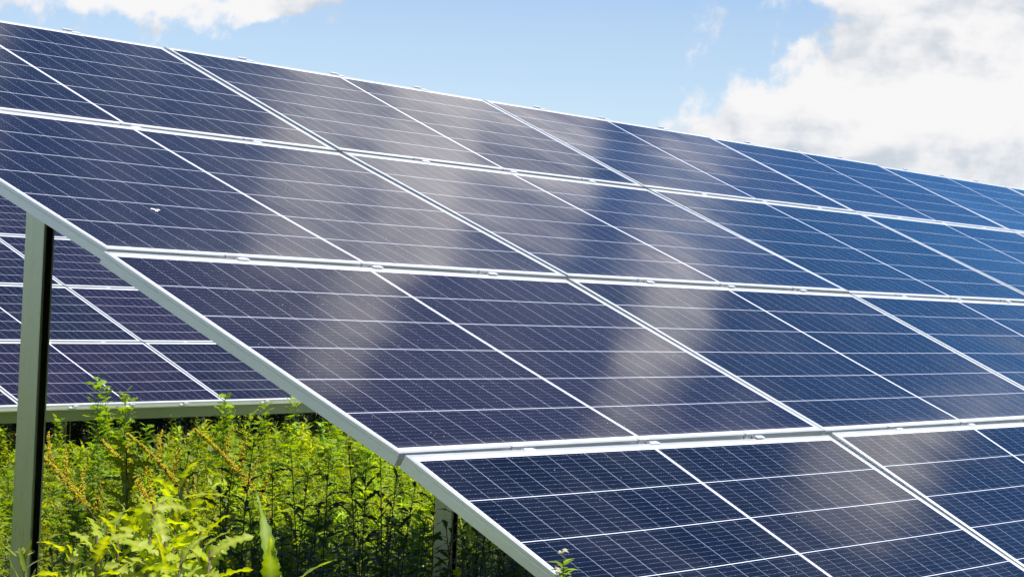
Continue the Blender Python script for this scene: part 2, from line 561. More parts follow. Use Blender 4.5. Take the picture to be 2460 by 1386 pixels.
nF = Vector((0, -math.sin(TH), math.cos(TH))); sF = Vector((0, math.cos(TH), math.sin(TH)))
PN = ['under the top edge', 'below the joint of the upper two rows', 'below the middle joint', 'below the joint of the lower two rows', 'under the bottom edge']
for k, v in enumerate((.12, 1.0, 2.0, 3.0, 3.9)):
    a = surf(.16, v) - nF * (FD + .056); e = surf(NC - .1, v) - nF * (FD + .056)
    purlin(a, e, nF, sF, 'galvanised steel purlin of the front array %s' % PN[k], 'purlins of the front array')
nB = exb.cross(eyb)
PB = ['long greenish steel beam under the bottom edge of the array behind, above the weeds', 'steel beam of the array behind, under its lower row joint',
      'steel beam of the array behind, under its middle row joint', 'steel beam of the array behind, under its upper row joint', 'steel beam of the array behind, under its top edge']
for k, v in enumerate((0, 1, 2, 3, 3.9)):
    base = Vector((XB, YB, ZB)) + eyb * (v * WB)
    off = -nB * (FD + .052)
    if k == 0:                                                 # set a little forward so that its flange shows below the frames
        off = Vector((0, .028, 0)) + Vector((0, 0, -FD - .050))
        zp = [(-.055, .055), (.003, .055), (.003, -.032), (.055, -.032), (.055, -.035), (0, -.035), (0, .052), (-.055, .052)]
        V, F = sweep(zp, base + exb * (-3.1 * L_) + off, base + exb * (3.1 * L_) + off, Vector((0, 1, 0)), Vector((0, 0, 1)))
        o = link('purlin', mesh_of('purlin', V, F, M_BEAM)); tag(o, PB[0], 'steel beam', 'beams of the array behind')
    else:
        purlin(base + exb * (-3.0 * L_) + off, base + exb * (3.0 * L_) + off, nB, eyb, PB[k], 'beams of the array behind')


def post(x, y, ztop, w, d, label, group, lip=.014, tilt=0, mat=None):
    """C post: web faces -X, open on the +X side"""
    o = bpy.data.objects.new('support_post', None)
    COL.objects.link(o); o.location = (x, y, 0); o.rotation_euler = (0, tilt, 0)
    tag(o, label, 'post', group)
    t = .004
    R = .005
    prof = [(-d / 2 + R, -w / 2), (-d / 2 + .010, -w / 2), (-d / 2 + .010, -w / 2 + t), (-d / 2 + t, -w / 2 + t), (-d / 2 + t, w / 2 - t), (d / 2 - t, w / 2 - t),
            (d / 2 - t, -w / 2 + .002), (d / 2, -w / 2), (d / 2, w / 2 - R), (d / 2 - R * .3, w / 2 - R * .3), (d / 2 - R, w / 2), (-d / 2 + R, w / 2),
            (-d / 2 + R * .3, w / 2 - R * .3), (-d / 2, w / 2 - R), (-d / 2, -w / 2 + R), (-d / 2 + R * .3, -w / 2 + R * .3)]
    V, F = sweep(prof, (0, 0, -.3), (0, 0, ztop), Vector((1, 0, 0)), Vector((0, 1, 0)))
    link('post_shaft', mesh_of('post_shaft', V, F, mat or M_GALV), o)
    V = []; F = []
    box(V, F, -d / 2 - .006, -d / 2 - .001, -w / 2 + .01, w / 2 - .01, ztop - .16, ztop - .01)
    for hz in (ztop - .05, ztop - .12): box(V, F, -d / 2 - .014, -d / 2 - .006, -.010, .010, hz - .010, hz + .010)
    pl = link('head_plate', mesh_of('head_plate', V, F, M_GALV), o)
    return o


PY = -.97
for i, x in enumerate((.670, 2.83, 4.95, 7.05, 9.15, 11.25, 13.35, 15.45)):
    lb = ['tall grey green steel post under the front array, at the left of the photo', 'short visible steel post among dark weeds under the front array edge'][i] if i < 2 else \
        'rear steel post of the front array, %s from its left end' % ORD[i]
    post(x, PY, H - .42 * .97 - .10, .088, .042, lb, 'posts under the front array', tilt=math.radians(.7) if i == 0 else 0)
for i, x in enumerate((1.1, 4.9, 8.7, 12.5)):
    post(x, -3.35, H - 3.35 * math.tan(TH) - .13, .088, .042, 'low front steel post of the front array, %s from its left end' % ORD[i], 'posts under the front array')
for i, x in enumerate((3.5, 5.45, 7.40, 9.35, 11.3, 13.2)):
    lb = {2: 'steel post below the beam of the array behind, next to the tall post', 3: 'steel post below the beam of the array behind, right of the mugwort'}.get(i, 'steel post of the array behind, %s from its left end' % ORD[i])
    post(x, 6.25, ZB + .10, .09, .05, lb, 'posts of the array behind', mat=M_BEAM)
    post(x, 8.8, ZB + 1.15, .09, .05, 'rear steel post of the array behind, %s from its left end' % ORD[i], 'posts of the array behind')
# tilted grey brace hanging in the gap
V, F = sweep(c_profile(.09, .04, .003, .012), (7.95, 6.15, ZB - .06), (8.25, 6.6, ZB - .40), Vector((.6, -.4, .3)).normalized(), Vector((.5, .6, 0)).normalized())
tag(link('diagonal_brace', mesh_of('diagonal_brace', V, F, M_GALV)), 'short tilted steel brace below the beam of the array behind', 'brace')

# ------------------------------------------------------------------ ground
def ground():
    mt, q, p = new_mat('meadow_soil')
    co = q.n('ShaderNodeTexCoord').outputs['Object']
    n1 = q.noise(co, .35, 6, .6); n2 = q.noise(co, 9, 6, .65)
    c = q.mix(n1, (.035, .050, .014), (.060, .085, .020))
    c = q.mix(q.mr(n2, .45, .7), c, (.045, .035, .020))
    q.put(p.inputs['Base Color'], c)
    p.inputs['Roughness'].default_value = .95
    bp = q.n('ShaderNodeBump'); bp.inputs['Strength'].default_value = .8; bp.inputs['Distance'].default_value = .05
    q.put(bp.inputs['Height'], n2); q.put(p.inputs['Normal'], bp.outputs[0])
    V = []; F = []
    xs = [-3000, -600, -100] + list(np.linspace(-20, 40, 61)) + [100, 600, 3000]
    ys = [-3000, -600, -100] + list(np.linspace(-20, 40, 61)) + [100, 600, 3000]
    for y in ys:
        for x in xs:
            V.append((x, y, .05 * math.sin(x * .7 + 1) * math.sin(y * .6) - .02 if abs(x) < 41 and abs(y) < 41 else -.02))
    n = len(xs)
    for j in range(len(ys) - 1):
        for i in range(n - 1):
            F.append((j * n + i, j * n + i + 1, (j + 1) * n + i + 1, (j + 1) * n + i))
    o = link('ground', mesh_of('ground', V, F, mt, True)); tag(o, kind='structure')


ground()


# ------------------------------------------------------------------ vegetation
def mat_leaf(name, trans=.45, rough=.5, spec=.32):
    mt, q, p = new_mat(name)
    t = mt.node_tree
    at = q.n('ShaderNodeAttribute'); at.attribute_name = 'tint'
    co = q.n('ShaderNodeTexCoord').outputs['Object']
    n = q.noise(co, 60, 3, .6)
    c = q.mix(q.m('MULTIPLY', n, .35), at.outputs['Color'], q.mix(.4, at.outputs['Color'], (.02, .03, .006)))
    q.put(p.inputs['Base Color'], c)
    p.inputs['Roughness'].default_value = rough
    p.inputs['Specular IOR Level'].default_value = spec
    tr = q.n('ShaderNodeBsdfTranslucent')
    hs = q.n('ShaderNodeHueSaturation')
    hs.inputs['Hue'].default_value = .487; hs.inputs['Saturation'].default_value = 1.15; hs.inputs['Value'].default_value = 2.0
    q.put(hs.inputs['Color'], c)
    q.put(tr.inputs['Color'], hs.outputs[0])
    ms = q.n('ShaderNodeMixShader'); ms.inputs[0].default_value = trans
    t.links.new(p.outputs[0], ms.inputs[1]); t.links.new(tr.outputs[0], ms.inputs[2])
    t.links.new(ms.outputs[0], t.nodes['Material Output'].inputs['Surface'])
    return mt


M_LEAF = mat_leaf('leaf_tissue', .5)
M_STEM = mat_leaf('stem_tissue', .08, .6, .3)


class Veg:
    """quads with one colour per vertex"""
    def __init__(s):
        s.V = []; s.F = []; s.C = []; s.n = 0

    def add(s, V, F, C):
        V = np.asarray(V, float)
        s.V.append(V); s.F.append(np.asarray(F, int) + s.n)
        C = np.asarray(C, float)
        if C.ndim == 1: C = np.tile(C, (len(V), 1))
        s.C.append(C); s.n += len(V)

    def arrays(s):
        return np.concatenate(s.V), np.concatenate(s.F), np.concatenate(s.C)


def veg_mesh(name, V, F, C, mat):
    me = bpy.data.meshes.new(name)
    me.vertices.add(len(V)); me.vertices.foreach_set('co', V.astype(np.float32).ravel())
    me.loops.add(len(F) * 4); me.loops.foreach_set('vertex_index', F.astype(np.int32).ravel())
    me.polygons.add(len(F)); me.polygons.foreach_set('loop_start', np.arange(0, len(F) * 4, 4, dtype=np.int32))
    me.polygons.foreach_set('loop_total', np.full(len(F), 4, np.int32))
    me.polygons.foreach_set('use_smooth', np.ones(len(F), bool))
    me.update()
    at = me.color_attributes.new('tint', 'FLOAT_COLOR', 'POINT')
    at.data.foreach_set('color', np.concatenate([C, np.ones((len(C), 1))], 1).astype(np.float32).ravel())
    me.materials.append(mat)
    return me


def leaf_strip(L, w, prof, curl, fold=.25, wave=0.0, seed=0):
    """leaf along +X, up +Z; prof = list of (t, halfwidth factor left, right[, shift])"""
    V = []; F = []
    rs = random.Random(seed)
    for i, pr in enumerate(prof):
        t, a, c = pr[0], pr[1], pr[2]
        sh = pr[3] if len(pr) > 3 else 0
        ang = curl * t
        x = L * (math.sin(ang) / curl if abs(curl) > 1e-3 else t)
        z = -L * ((1 - math.cos(ang)) / curl if abs(curl) > 1e-3 else 0)
        wz = wave * w * math.sin(t * 17 + seed)
        V += [(x + sh * L, a * w, z + fold * a * w + wz), (x, 0, z), (x + sh * L, -c * w, z + fold * c * w - wz)]
        if i:
            k = 3 * i
            F += [(k - 3, k, k + 1, k - 2), (k - 2, k + 1, k + 2, k - 1)]
    return np.array(V), np.array(F)


LANCE = [(0, .12, .12), (.25, .85, .85), (.55, .9, .9), (.8, .5, .5), (1, .02, .02)]
NARROW = [(0, .3, .3), (.35, 1, 1), (.7, .8, .8), (1, .03, .03)]
BROAD = [(0, .1, .1), (.15, .6, .6), (.35, 1, 1), (.6, .95, .95), (.82, .6, .6), (1, .03, .03)]


def lobed(nl=4):
    pr = [(0, .25, .25), (.08, .30, .30)]
    for i in range(nl):
        t0 = .12 + .68 * i / nl; e = .62 + .42 * math.sin(math.pi * (i + .9) / (nl + .4))
        d = .68 / nl
        pr += [(t0, .42, .36), (t0 + d * .35, e, e * .62, -.03), (t0 + d * .55, e * .9, e * .95, -.05), (t0 + d * .72, .50, e * .8, -.02), (t0 + d * .85, .40, .42)]
    pr += [(.84, .55, .50), (.92, .38, .40), (1, .03, .03)]
    return pr


LOBED = lobed()
SHADEP = [(0, .12, .12), (.2, .35, .3), (.3, .9, .7, -.03), (.36, .4, .5), (.5, 1.1, 1.0, -.04), (.57, .45, .45), (.7, .85, .95, -.03), (.76, .35, .35), (.9, .3, .3), (1, .02, .02)]


def feather(L, w, rs):
    """pinnate leaf with narrow lobes"""
    Vs, Fs = leaf_strip(L, w * .15, NARROW, .5, .2)
    out = [(Vs, Fs)]
    for i in range(3):
        t = .28 + i * .21
        for sgn in (1, -1):
            l = w * (1.0 - .22 * i) * rs.uniform(.8, 1.1)
            v, f = leaf_strip(l, w * .15, [(0, .4, .4), (.55, 1, 1), (1, .05, .05)], .4, .2)
            a = sgn * math.radians(rs.uniform(38, 60))
            c, s_ = math.cos(a), math.sin(a)
            v = v @ np.array([[c, s_, 0], [-s_, c, 0], [0, 0, 1]])
            ang = .5 * t
            v = v + [L * math.sin(ang) / .5, 0, -L * (1 - math.cos(ang)) / .5]
            out.append((v, f))
    n = 0; V = []; F = []
    for v, f in out:
        V.append(v); F.append(f + n); n += len(v)
    return np.concatenate(V), np.concatenate(F)


def rotz(a):
    c, s_ = math.cos(a), math.sin(a)
    return np.array([[c, s_, 0], [-s_, c, 0], [0, 0, 1]])


def roty(a):                                   # +a lifts the tip (+X towards +Z)
    c, s_ = math.cos(a), math.sin(a)
    return np.array([[c, 0, s_], [0, 1, 0], [-s_, 0, c]])


def rotx(a):
    c, s_ = math.cos(a), math.sin(a)
    return np.array([[1, 0, 0], [0, c, s_], [0, -s_, c]])


def stem_curve(h, lean, bend, az, n=8):
    P = []
    for i in range(n + 1):
        t = i / n
        r = lean * t + bend * t * t
        P.append((r * math.cos(az) + .004 * math.sin(7 * t + az), r * math.sin(az) + .004 * math.cos(9 * t), h * t * (1 - .25 * bend * t / max(h, .1))))
    return np.array(P)


def tube(P, r0, r1, sides=4):
    V = []; F = []
    n = len(P)
    for i, p in enumerate(P):
        r = r0 + (r1 - r0) * i / (n - 1)
        for k in range(sides):
            a = 2 * math.pi * k / sides
            V.append((p[0] + r * math.cos(a), p[1] + r * math.sin(a), p[2]))
    for i in range(n - 1):
        for k in range(sides):
            k2 = (k + 1) % sides
            F.append((i * sides + k, i * sides + k2, (i + 1) * sides + k2, (i + 1) * sides + k))
    return np.array(V), np.array(F)


def at_curve(P, t):
    x = t * (len(P) - 1); i = min(int(x), len(P) - 2); f = x - i
    return P[i] * (1 - f) + P[i + 1] * f


def jit(c, rs, a=.25):
    k = 1 + rs.uniform(-a, a); h = rs.uniform(-.12, .12)
    return np.array([c[0] * k * (1 + h), c[1] * k, c[2] * k * (1 - h)])


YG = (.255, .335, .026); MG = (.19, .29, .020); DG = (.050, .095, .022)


def plant(kind, h, rs):
    """returns stem arrays, leaf arrays (V,F,C) or None, extra arrays"""
    st, lf, ex = Veg(), Veg(), Veg()
    az0 = rs.uniform(0, 6.28)
    if kind in ('mugwort', 'ragweed'):
        P = stem_curve(h, rs.uniform(0, .10) * h, rs.uniform(0, .10) * h, az0)
        v, f = tube(P, .0035, .0012); st.add(v, f, jit((.10, .085, .035) if rs.random() < .2 else (.10, .15, .03), rs))
        n = int(42 * h / .8)
        base = YG if kind == 'ragweed' else MG
        for i in range(n):
            t = .15 + .85 * (i / n) ** .85
            Lf = (.095 * (1 - .50 * t) + .016) * rs.uniform(.8, 1.25)
            v, f = feather(Lf, Lf * .55, rs)
            v = v @ rotx(rs.uniform(-.5, .5)) @ roty(rs.uniform(-.2, .75) + .5 * t * t) @ rotz(i * 2.4 + rs.uniform(-.3, .3)) + at_curve(P, t)
            lf.add(v, f, jit(base, rs))
        # side shoots near the top
        for k in range(3):
            t = rs.uniform(.5, .85); o = at_curve(P, t); a = rs.uniform(0, 6.28); hl = h * rs.uniform(.12, .22)
            Q = stem_curve(hl, hl * .45, 0, a, 4) + o
            v, f = tube(Q, .0016, .0008, 3); st.add(v, f, jit((.09, .11, .03), rs))
            for i in range(8):
                Lf = .028 * rs.uniform(.7, 1.2)
                v, f = leaf_strip(Lf, Lf * .16, NARROW, .4)
                v = v @ roty(rs.uniform(.3, 1.1)) @ rotz(i * 2.4) + at_curve(Q, .2 + .8 * i / 8)
                lf.add(v, f, jit(base, rs))
    elif kind == 'horseweed':
        P = stem_curve(h, rs.uniform(0, .08) * h, rs.uniform(0, .06) * h, az0)
        v, f = tube(P, .0035, .0015); st.add(v, f, jit((.10, .14, .03), rs))
        n = int(60 * h / .8)
        for i in range(n):
            t = .12 + .88 * i / n
            Lf = (.075 * (1 - .5 * t)) * rs.uniform(.75, 1.2)
            v, f = leaf_strip(Lf, Lf * .10, NARROW, rs.uniform(.2, 1.2), .2)
            v = v @ roty(rs.uniform(-.1, .8) + .4 * t) @ rotz(i * 2.4 + rs.uniform(-.2, .2)) + at_curve(P, t)
            lf.add(v, f, jit(YG if rs.random() < .6 else MG, rs))
    elif kind == 'wispy':
        P = stem_curve(h, rs.uniform(0, .12) * h, rs.uniform(0, .12) * h, az0)
        v, f = tube(P, .0026, .001, 3); st.add(v, f, jit((.14, .17, .03), rs))
        cb = YG if rs.random() < .75 else MG
        shoots = [P]
        for k in range(9):
            t = .2 + .72 * k / 9; o = at_curve(P, t); a = k * 2.4 + rs.uniform(-.4, .4); hl = h * rs.uniform(.16, .34) * (1.15 - t)
            Q = stem_curve(hl, hl * rs.uniform(.5, 1.0), 0, a, 4) + o
            v, f = tube(Q, .0013, .0007, 3); st.add(v, f, jit((.15, .18, .03), rs)); shoots.append(Q)
        for q_, Q in enumerate(shoots):
            n = 34 if q_ == 0 else 11
            for i in range(n):
                Lf = rs.uniform(.036, .092)
                v, f = leaf_strip(Lf, Lf * rs.uniform(.09, .15), [(0, .4, .4), (.45, 1, 1), (1, .04, .04)], rs.uniform(-.3, 1.1), .2)
                v = v @ rotx(rs.uniform(-.7, .7)) @ roty(rs.uniform(-.1, 1.15)) @ rotz(i * 2.4 + rs.uniform(-.4, .4)) + at_curve(Q, .15 + .85 * i / n)
                lf.add(v, f, jit(cb, rs, .3))
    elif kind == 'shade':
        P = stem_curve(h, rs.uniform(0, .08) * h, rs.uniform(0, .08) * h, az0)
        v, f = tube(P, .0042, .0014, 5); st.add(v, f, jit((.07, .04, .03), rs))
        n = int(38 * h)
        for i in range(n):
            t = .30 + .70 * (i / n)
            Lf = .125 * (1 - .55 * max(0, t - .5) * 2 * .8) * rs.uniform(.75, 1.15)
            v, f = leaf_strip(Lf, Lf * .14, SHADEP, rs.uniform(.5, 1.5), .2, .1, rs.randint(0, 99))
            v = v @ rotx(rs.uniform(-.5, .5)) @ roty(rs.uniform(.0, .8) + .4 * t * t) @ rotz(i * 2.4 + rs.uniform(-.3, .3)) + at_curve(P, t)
            lf.add(v, f, jit(DG, rs))  # darker green than the sunlit mugwort, array shade put into the leaf colour
    elif kind == 'grass':
        for i in range(12):
            a = rs.uniform(0, 6.28); L = h * rs.uniform(.6, 1.1)
            v, f = leaf_strip(L, .0035, [(0, .8, .8), (.3, 1, 1), (.6, .8, .8), (.85, .45, .45), (1, .05, .05)], rs.uniform(.2, 1.5), .2)
            v = v @ roty(math.radians(rs.uniform(68, 88))) @ rotz(a) + [rs.uniform(-.03, .03), rs.uniform(-.03, .03), 0]
            lf.add(v, f, jit((.16, .19, .035), rs))
    elif kind == 'seed_grass':
        for i in range(3):
            P = stem_curve(h * rs.uniform(.85, 1.1), .08 * h, .12 * h, rs.uniform(0, 6.28))
            v, f = tube(P, .0012, .0006, 3); st.add(v, f, jit((.16, .15, .06), rs))
            for k in range(16):
                t = .80 + .20 * k / 16; Lf = .030 * rs.uniform(.5, 1.1)
                v, f = leaf_strip(Lf, .0018, NARROW, .6)
                v = v @ roty(rs.uniform(.2, 1.1)) @ rotz(rs.uniform(0, 6.28)) + at_curve(P, t)
                ex.add(v, f, jit((.22, .12, .075), rs))
    elif kind == 'broad':
        P = stem_curve(h, .05 * h, .05 * h, az0, 5)
        v, f = tube(P, .0035, .0018); st.add(v, f, jit((.10, .12, .03), rs))
        for i in range(int(16 * h / .6)):
            t = .08 + .92 * i / int(16 * h / .6)
            Lf = .085 * (1 - .45 * t) * rs.uniform(.8, 1.2)
            v, f = leaf_strip(Lf, Lf * .2, LANCE, rs.uniform(.4, 1.1), .3)
            v = v @ rotx(rs.uniform(-.4, .4)) @ roty(rs.uniform(-.2, .6)) @ rotz(i * 2.4) + at_curve(P, t)
            lf.add(v, f, jit(MG if rs.random() < .5 else DG, rs))
    elif kind == 'dock':
        P = stem_curve(h, .18 * h, .42 * h, rs.lean + rs.uniform(-.5, .5), 14)
        v, f = tube(P, .004, .0015, 5); st.add(v, f, jit((.20, .12, .045), rs))
        for i in range(6):
            t = .1 + .4 * i / 6
            v, f = leaf_strip(.13, .02, LANCE, .9, .3, .2)
            v = v @ roty(.6) @ rotz(i * 2.4) + at_curve(P, t); lf.add(v, f, jit(MG, rs))

        def seeds(Q, t0, t1, n, r):
            for i in range(n):
                t = t0 + (t1 - t0) * rs.random(); o = at_curve(Q, t)
                taper = r * (1 - .75 * (t - t0) / (t1 - t0)) * (.4 + .6 * abs(math.sin(t * 70)))
                a = rs.uniform(0, 6.28); rr = taper * math.sqrt(rs.random())
                c = o + [rr * math.cos(a), rr * math.sin(a), rs.uniform(-.004, .004)]
                s_ = rs.uniform(.0030, .0055)
                v = np.array([(-1, 0, 0), (0, -1, .3), (1, 0, 0), (0, 1, -.3), (0, 0, 1.2), (0, 0, -1.2)]) * s_
                v = v @ rotz(rs.uniform(0, 6)) + c
                f = [(0, 1, 4, 3), (1, 2, 3, 4), (0, 5, 1, 3), (1, 5, 2, 3)]
                col = (.46, .38, .028) if rs.random() < .72 else (.33, .38, .05)
                ex.add(v, f, jit(col, rs))
        seeds(P, .60, 1.0, 900, .034)
        for k in range(4):
            t = .55 + .09 * k; o = at_curve(P, t); a = rs.uniform(0, 6.28); hl = h * .16
            Q = stem_curve(hl, hl * .3, 0, a, 4) + o
            v, f = tube(Q, .0015, .0007, 3); st.add(v, f, (.16, .12, .04))
            seeds(Q, .15, 1.0, 130, .018)
    elif kind == 'lettuce':
        P = stem_curve(h, .05 * h, .03 * h, az0, 8)
        v, f = tube(P, .0065, .003, 6); st.add(v, f, jit((.20, .15, .09), rs, .1))
        n = int(40 * h)
        for i in range(n):
            t = .50 + .50 * i / n
            Lf = .125 * (1 - .45 * max(0, t - .4)) * rs.uniform(.8, 1.15)
            v, f = leaf_strip(Lf, Lf * .21, LOBED, rs.uniform(.3, 1.3), .25, .12, rs.randint(0, 99))
            c = np.tile(jit((.20, .30, .020), rs, .3), (len(v), 1)); c[1::3] = (.40, .42, .06)
            v = v @ rotx(rs.uniform(-1.2, 1.2)) @ roty(rs.uniform(.25, 1.35)) @ rotz(i * 2.4 + rs.uniform(-.4, .4)) + at_curve(P, t)
            lf.add(v, f, c)
    elif kind == 'spiky':
        P = stem_curve(h, .03, .02, az0, 6)
        v, f = tube(P, .0045, .0025, 5); st.add(v, f, (.12, .15, .04))
        for i in range(int(75 * h)):
            t = .35 + .65 * (i / (75 * h)); Lf = .075 * rs.uniform(.75, 1.2) * (1 - .25 * t)
            v, f = leaf_strip(Lf, Lf * .07, NARROW, rs.uniform(-.5, .9), .3)
            v = v @ roty(rs.uniform(.0, .9) + (.5 if t > .93 else 0)) @ rotz(i * 2.4) + at_curve(P, t)
            lf.add(v, f, jit((.17, .20, .045), rs))
        for i in range(26):
            Lf = .02; v, f = leaf_strip(Lf, .0028, NARROW, .2)
            v = v @ roty(rs.uniform(.6, 1.5)) @ rotz(i * 2.4) + P[-1]; ex.add(v, f, jit((.26, .28, .09), rs))
    elif kind == 'upright':
        for i, (L, w, up, a) in enumerate(((.30, .020, 1.42, 1.0), (.25, .022, 1.30, 3.6), (.20, .018, 1.25, 5.0), (.24, .019, .95, 2.6), (.16, .015, 1.0, .3))):
            pr = [(k / 22, (.55 + .45 * math.sin(math.pi * min(1, k / 17))) * (1 + .16 * (-1) ** k) * (1 - (k / 22) ** 5), (.5 + .5 * math.sin(math.pi * min(1, k / 17))) * (1 - .16 * (-1) ** k) * (1 - (k / 22) ** 5)) for k in range(23)]
            v, f = leaf_strip(L, w, pr, .5 + .2 * i, .35, .22, i)
            c = np.tile(jit((.16, .25, .020), rs, .15), (len(v), 1)); c[1::3] = (.30, .38, .07)
            lf.add(v @ rotx(rs.uniform(-.4, .4)) @ roty(up) @ rotz(a) + [0, 0, h - .24], f, c)
        P = stem_curve(h - .22, .0, .0, 0, 5)
        v, f = tube(P, .005, .0035, 5); st.add(v, f, (.14, .16, .06))
        for i in range(12):
            v, f = leaf_strip(.12, .018, LANCE, .8, .3); lf.add(v @ roty(.6) @ rotz(i * 2.4) + at_curve(P, .2 + .75 * i / 12), f, jit(MG, rs))
    elif kind == 'fleabane':
        P = stem_curve(h, .02, .02, az0, 6)
        v, f = tube(P, .0025, .0014, 4); st.add(v, f, (.12, .15, .04))
        for i in range(26):
            v, f = leaf_strip(.055, .008, LANCE, .7, .3); lf.add(v @ roty(.6) @ rotz(i * 2.4) + at_curve(P, .3 + .66 * i / 26), f, jit((.13, .19, .03), rs))
        for i in range(16):
            v, f = leaf_strip(.034, .006, LANCE, .5, .3); lf.add(v @ roty(rs.uniform(.2, 1.0)) @ rotz(i * 2.4) + at_curve(P, .955 + .04 * i / 16), f, jit((.20, .30, .03), rs))
        for k in range(10):
            a = rs.uniform(0, 6.28); hl = rs.uniform(.01, .04)
            o = at_curve(P, rs.uniform(.9, 1)); Q = stem_curve(hl, hl * .8, 0, a, 3) + o
            v, f = tube(Q, .001, .001, 3); st.add(v, f, (.13, .16, .05))
            for i in range(14):
                v, f = leaf_strip(.009, .0019, NARROW, .2); ex.add(v @ roty(rs.uniform(-.1, .9)) @ rotz(i * .45) + Q[-1], f, (.62, .60, .56))
            v, f = leaf_strip(.006, .003, BROAD, .1); ex.add(v @ roty(1.3) + Q[-1] - [.003, 0, 0], f, (.45, .40, .08))
    return st, lf, ex


def put(veg, src, x, y, rot, sc, tint):
    for s_ in src:
        if s_ is None: continue
        V, F, C = s_
        veg.V.append(V @ rotz(rot) * sc + [x, y, 0]); veg.F.append(F + veg.n); veg.C.append(C * tint); veg.n += len(V)


def arr(v): return v.arrays() if v.V else None


class RS(random.Random):
    lean = 2.4


rs = RS(5)
TEMPL = {}
for kind, cnt, h in (('mugwort', 5, .95), ('ragweed', 7, .85), ('horseweed', 5, .9), ('grass', 5, .7), ('seed_grass', 4, .85), ('broad', 4, .55), ('shade', 5, .95), ('wispy', 9, .8)):
    TEMPL[kind] = [[arr(a) for a in plant(kind, h, rs)] for _ in range(cnt)]


def hgt(x, y):
    """local height factor of the meadow"""
    return .84 + .24 * math.exp(-((x - 7.7) ** 2 + (y - 4.0) ** 2) / 2.6) + .12 * math.sin(x * 1.9 + 1.3) * math.sin(y * 1.7) + .08 * math.sin(x * 4.3 + y * 3.1)


def under_front(x, y): return x > -.05 and -4.0 < y < .0
def under_back(x, y): return XB - 3.1 * L_ < x < XB + 3.1 * L_ and YB - .1 < y < YB + 4.0


meadow = {'weeds': Veg(), 'grass': Veg()}
NPL = 0
def scatter(d0, d1, a0, a1, dens_):
    global NPL
    area = .5 * (d1 * d1 - d0 * d0) * math.radians(a1 - a0)
    for _ in range(int(area * dens_)):
        d = math.sqrt(rs.uniform(d0 * d0, d1 * d1)); a = math.radians(rs.uniform(a0, a1))
        x, y = CP.x + d * math.sin(a), CP.y + d * math.cos(a)
        k = rs.random(); f = hgt(x, y) * rs.uniform(.78, 1.12)
        if y > -.2: f *= .82
        if y > YB - 2.2: f *= .90
        if under_back(x, y):
            f = min(1.15, .60 + .36 * max(0, y - YB)) * rs.uniform(.85, 1.1)
        if under_front(x, y):
            f = min(f, (H + y * math.tan(TH) - .25) / 1.0, .76)
        if d < 5.6: f = min(f, .85)
        if -.3 < x < 1.1 and -4.5 < y < -.4: f *= .66      # low growth round the tall post
        kind = 'wispy' if k < .46 else 'ragweed' if k < .54 else 'horseweed' if k < .64 else 'mugwort' if k < .72 else 'broad' if k < .82 else 'seed_grass' if k < .86 else 'grass'
        if (under_front(x, y) and k < .62) or (y > YB + .3 and k < .8): kind = 'shade'  # dark tinted plants deepen the shade under and behind the arrays by colour
        t = rs.choice(TEMPL[kind])
        tint = (1 + rs.uniform(-.22, .22)) * (.9 + .25 * math.sin(x * 1.1 + 2) * math.sin(y * 1.3))
        hue = rs.uniform(-.14, .16)
        put(meadow['grass' if kind in ('grass', 'seed_grass') else 'weeds'], t, x, y, rs.uniform(0, 6.28), np.array([f * 1.15, f * 1.15, f]), np.array([1 + hue, 1, 1]) * tint)
        NPL += 1


scatter(2.6, 6.0, 30, 60, 22)
scatter(6.0, 11.0, 37, 56, 38)
scatter(11.0, 18.0, 38, 55.5, 38)
scatter(18.0, 20.0, 38, 56, 26)
scatter(5.0, 18.0, 56, 80, 13)
scatter(20.0, 30.0, 36, 54, 14)
def scatter_rect(x0, x1, y0, y1, dens_):
    for _ in range(int((x1 - x0) * (y1 - y0) * dens_)):
        x, y = rs.uniform(x0, x1), rs.uniform(y0, y1)
        dx_, dy_ = x - CP.x, y - CP.y
        if 37 < math.degrees(math.atan2(dx_, dy_)) < 70 and dy_ > 0: continue
        if math.hypot(dx_, dy_) < 1.5: continue
        kind = rs.choice(('ragweed', 'horseweed', 'ragweed', 'broad', 'grass'))
        put(meadow['grass' if kind == 'grass' else 'weeds'], rs.choice(TEMPL[kind]), x, y, rs.uniform(0, 6.28), np.array([1.5, 1.5, .8]) * rs.uniform(.8, 1.1), np.ones(3) * (1 + rs.uniform(-.2, .2)))


scatter_rect(-7, 4, -2, 9, 12)
scatter_rect(-2, 12, -7, -3.9, 10)
for nm, lb, ct in (('weeds', 'dense yellow green weeds covering the ground between and under the arrays', 'weeds'), ('grass', 'thin grass blades and reddish seed heads among the weeds', 'grass')):
    V, F, C = meadow[nm].arrays()
    print(nm, len(F), 'faces')
    tag(link(nm, veg_mesh(nm, V, F, C, M_LEAF)), lb, ct, kind='stuff')
print('plants', NPL)


def put_plant(name, kind, px, py, d, label, cat, group=None, seed=1, extra='flowers', lean=None, rot=None, tintk=1.0, wide=1.0):
    """place a plant whose top stands on the line of sight through a surveyed point at horizontal distance d"""
    v = ray(px, py)
    k = d / math.hypot(v.x, v.y)
    top = CP + v * k
    r2 = RS(seed)
    if lean is not None: r2.lean = lean
    st, lf, ex = plant(kind, top.z, r2)
    allv = np.concatenate([a.arrays()[0] for a in (st,) if a.V])
    tip = allv[np.argmax(allv[:, 2])]
    o = bpy.data.objects.new(name, None)
    COL.objects.link(o)
    o.location = (top.x - tip[0] * wide, top.y - tip[1] * wide, 0)
    o.scale = (wide, wide, 1)
    tag(o, label, cat, group)
    for nm, vg, mt in (('stem', st, M_STEM), ('leaves', lf, M_LEAF), (extra, ex, M_LEAF)):
        if vg.V:
            V, F, C = vg.arrays()
            link(nm, veg_mesh(nm, V, F, C * tintk, mt), o)
    return o


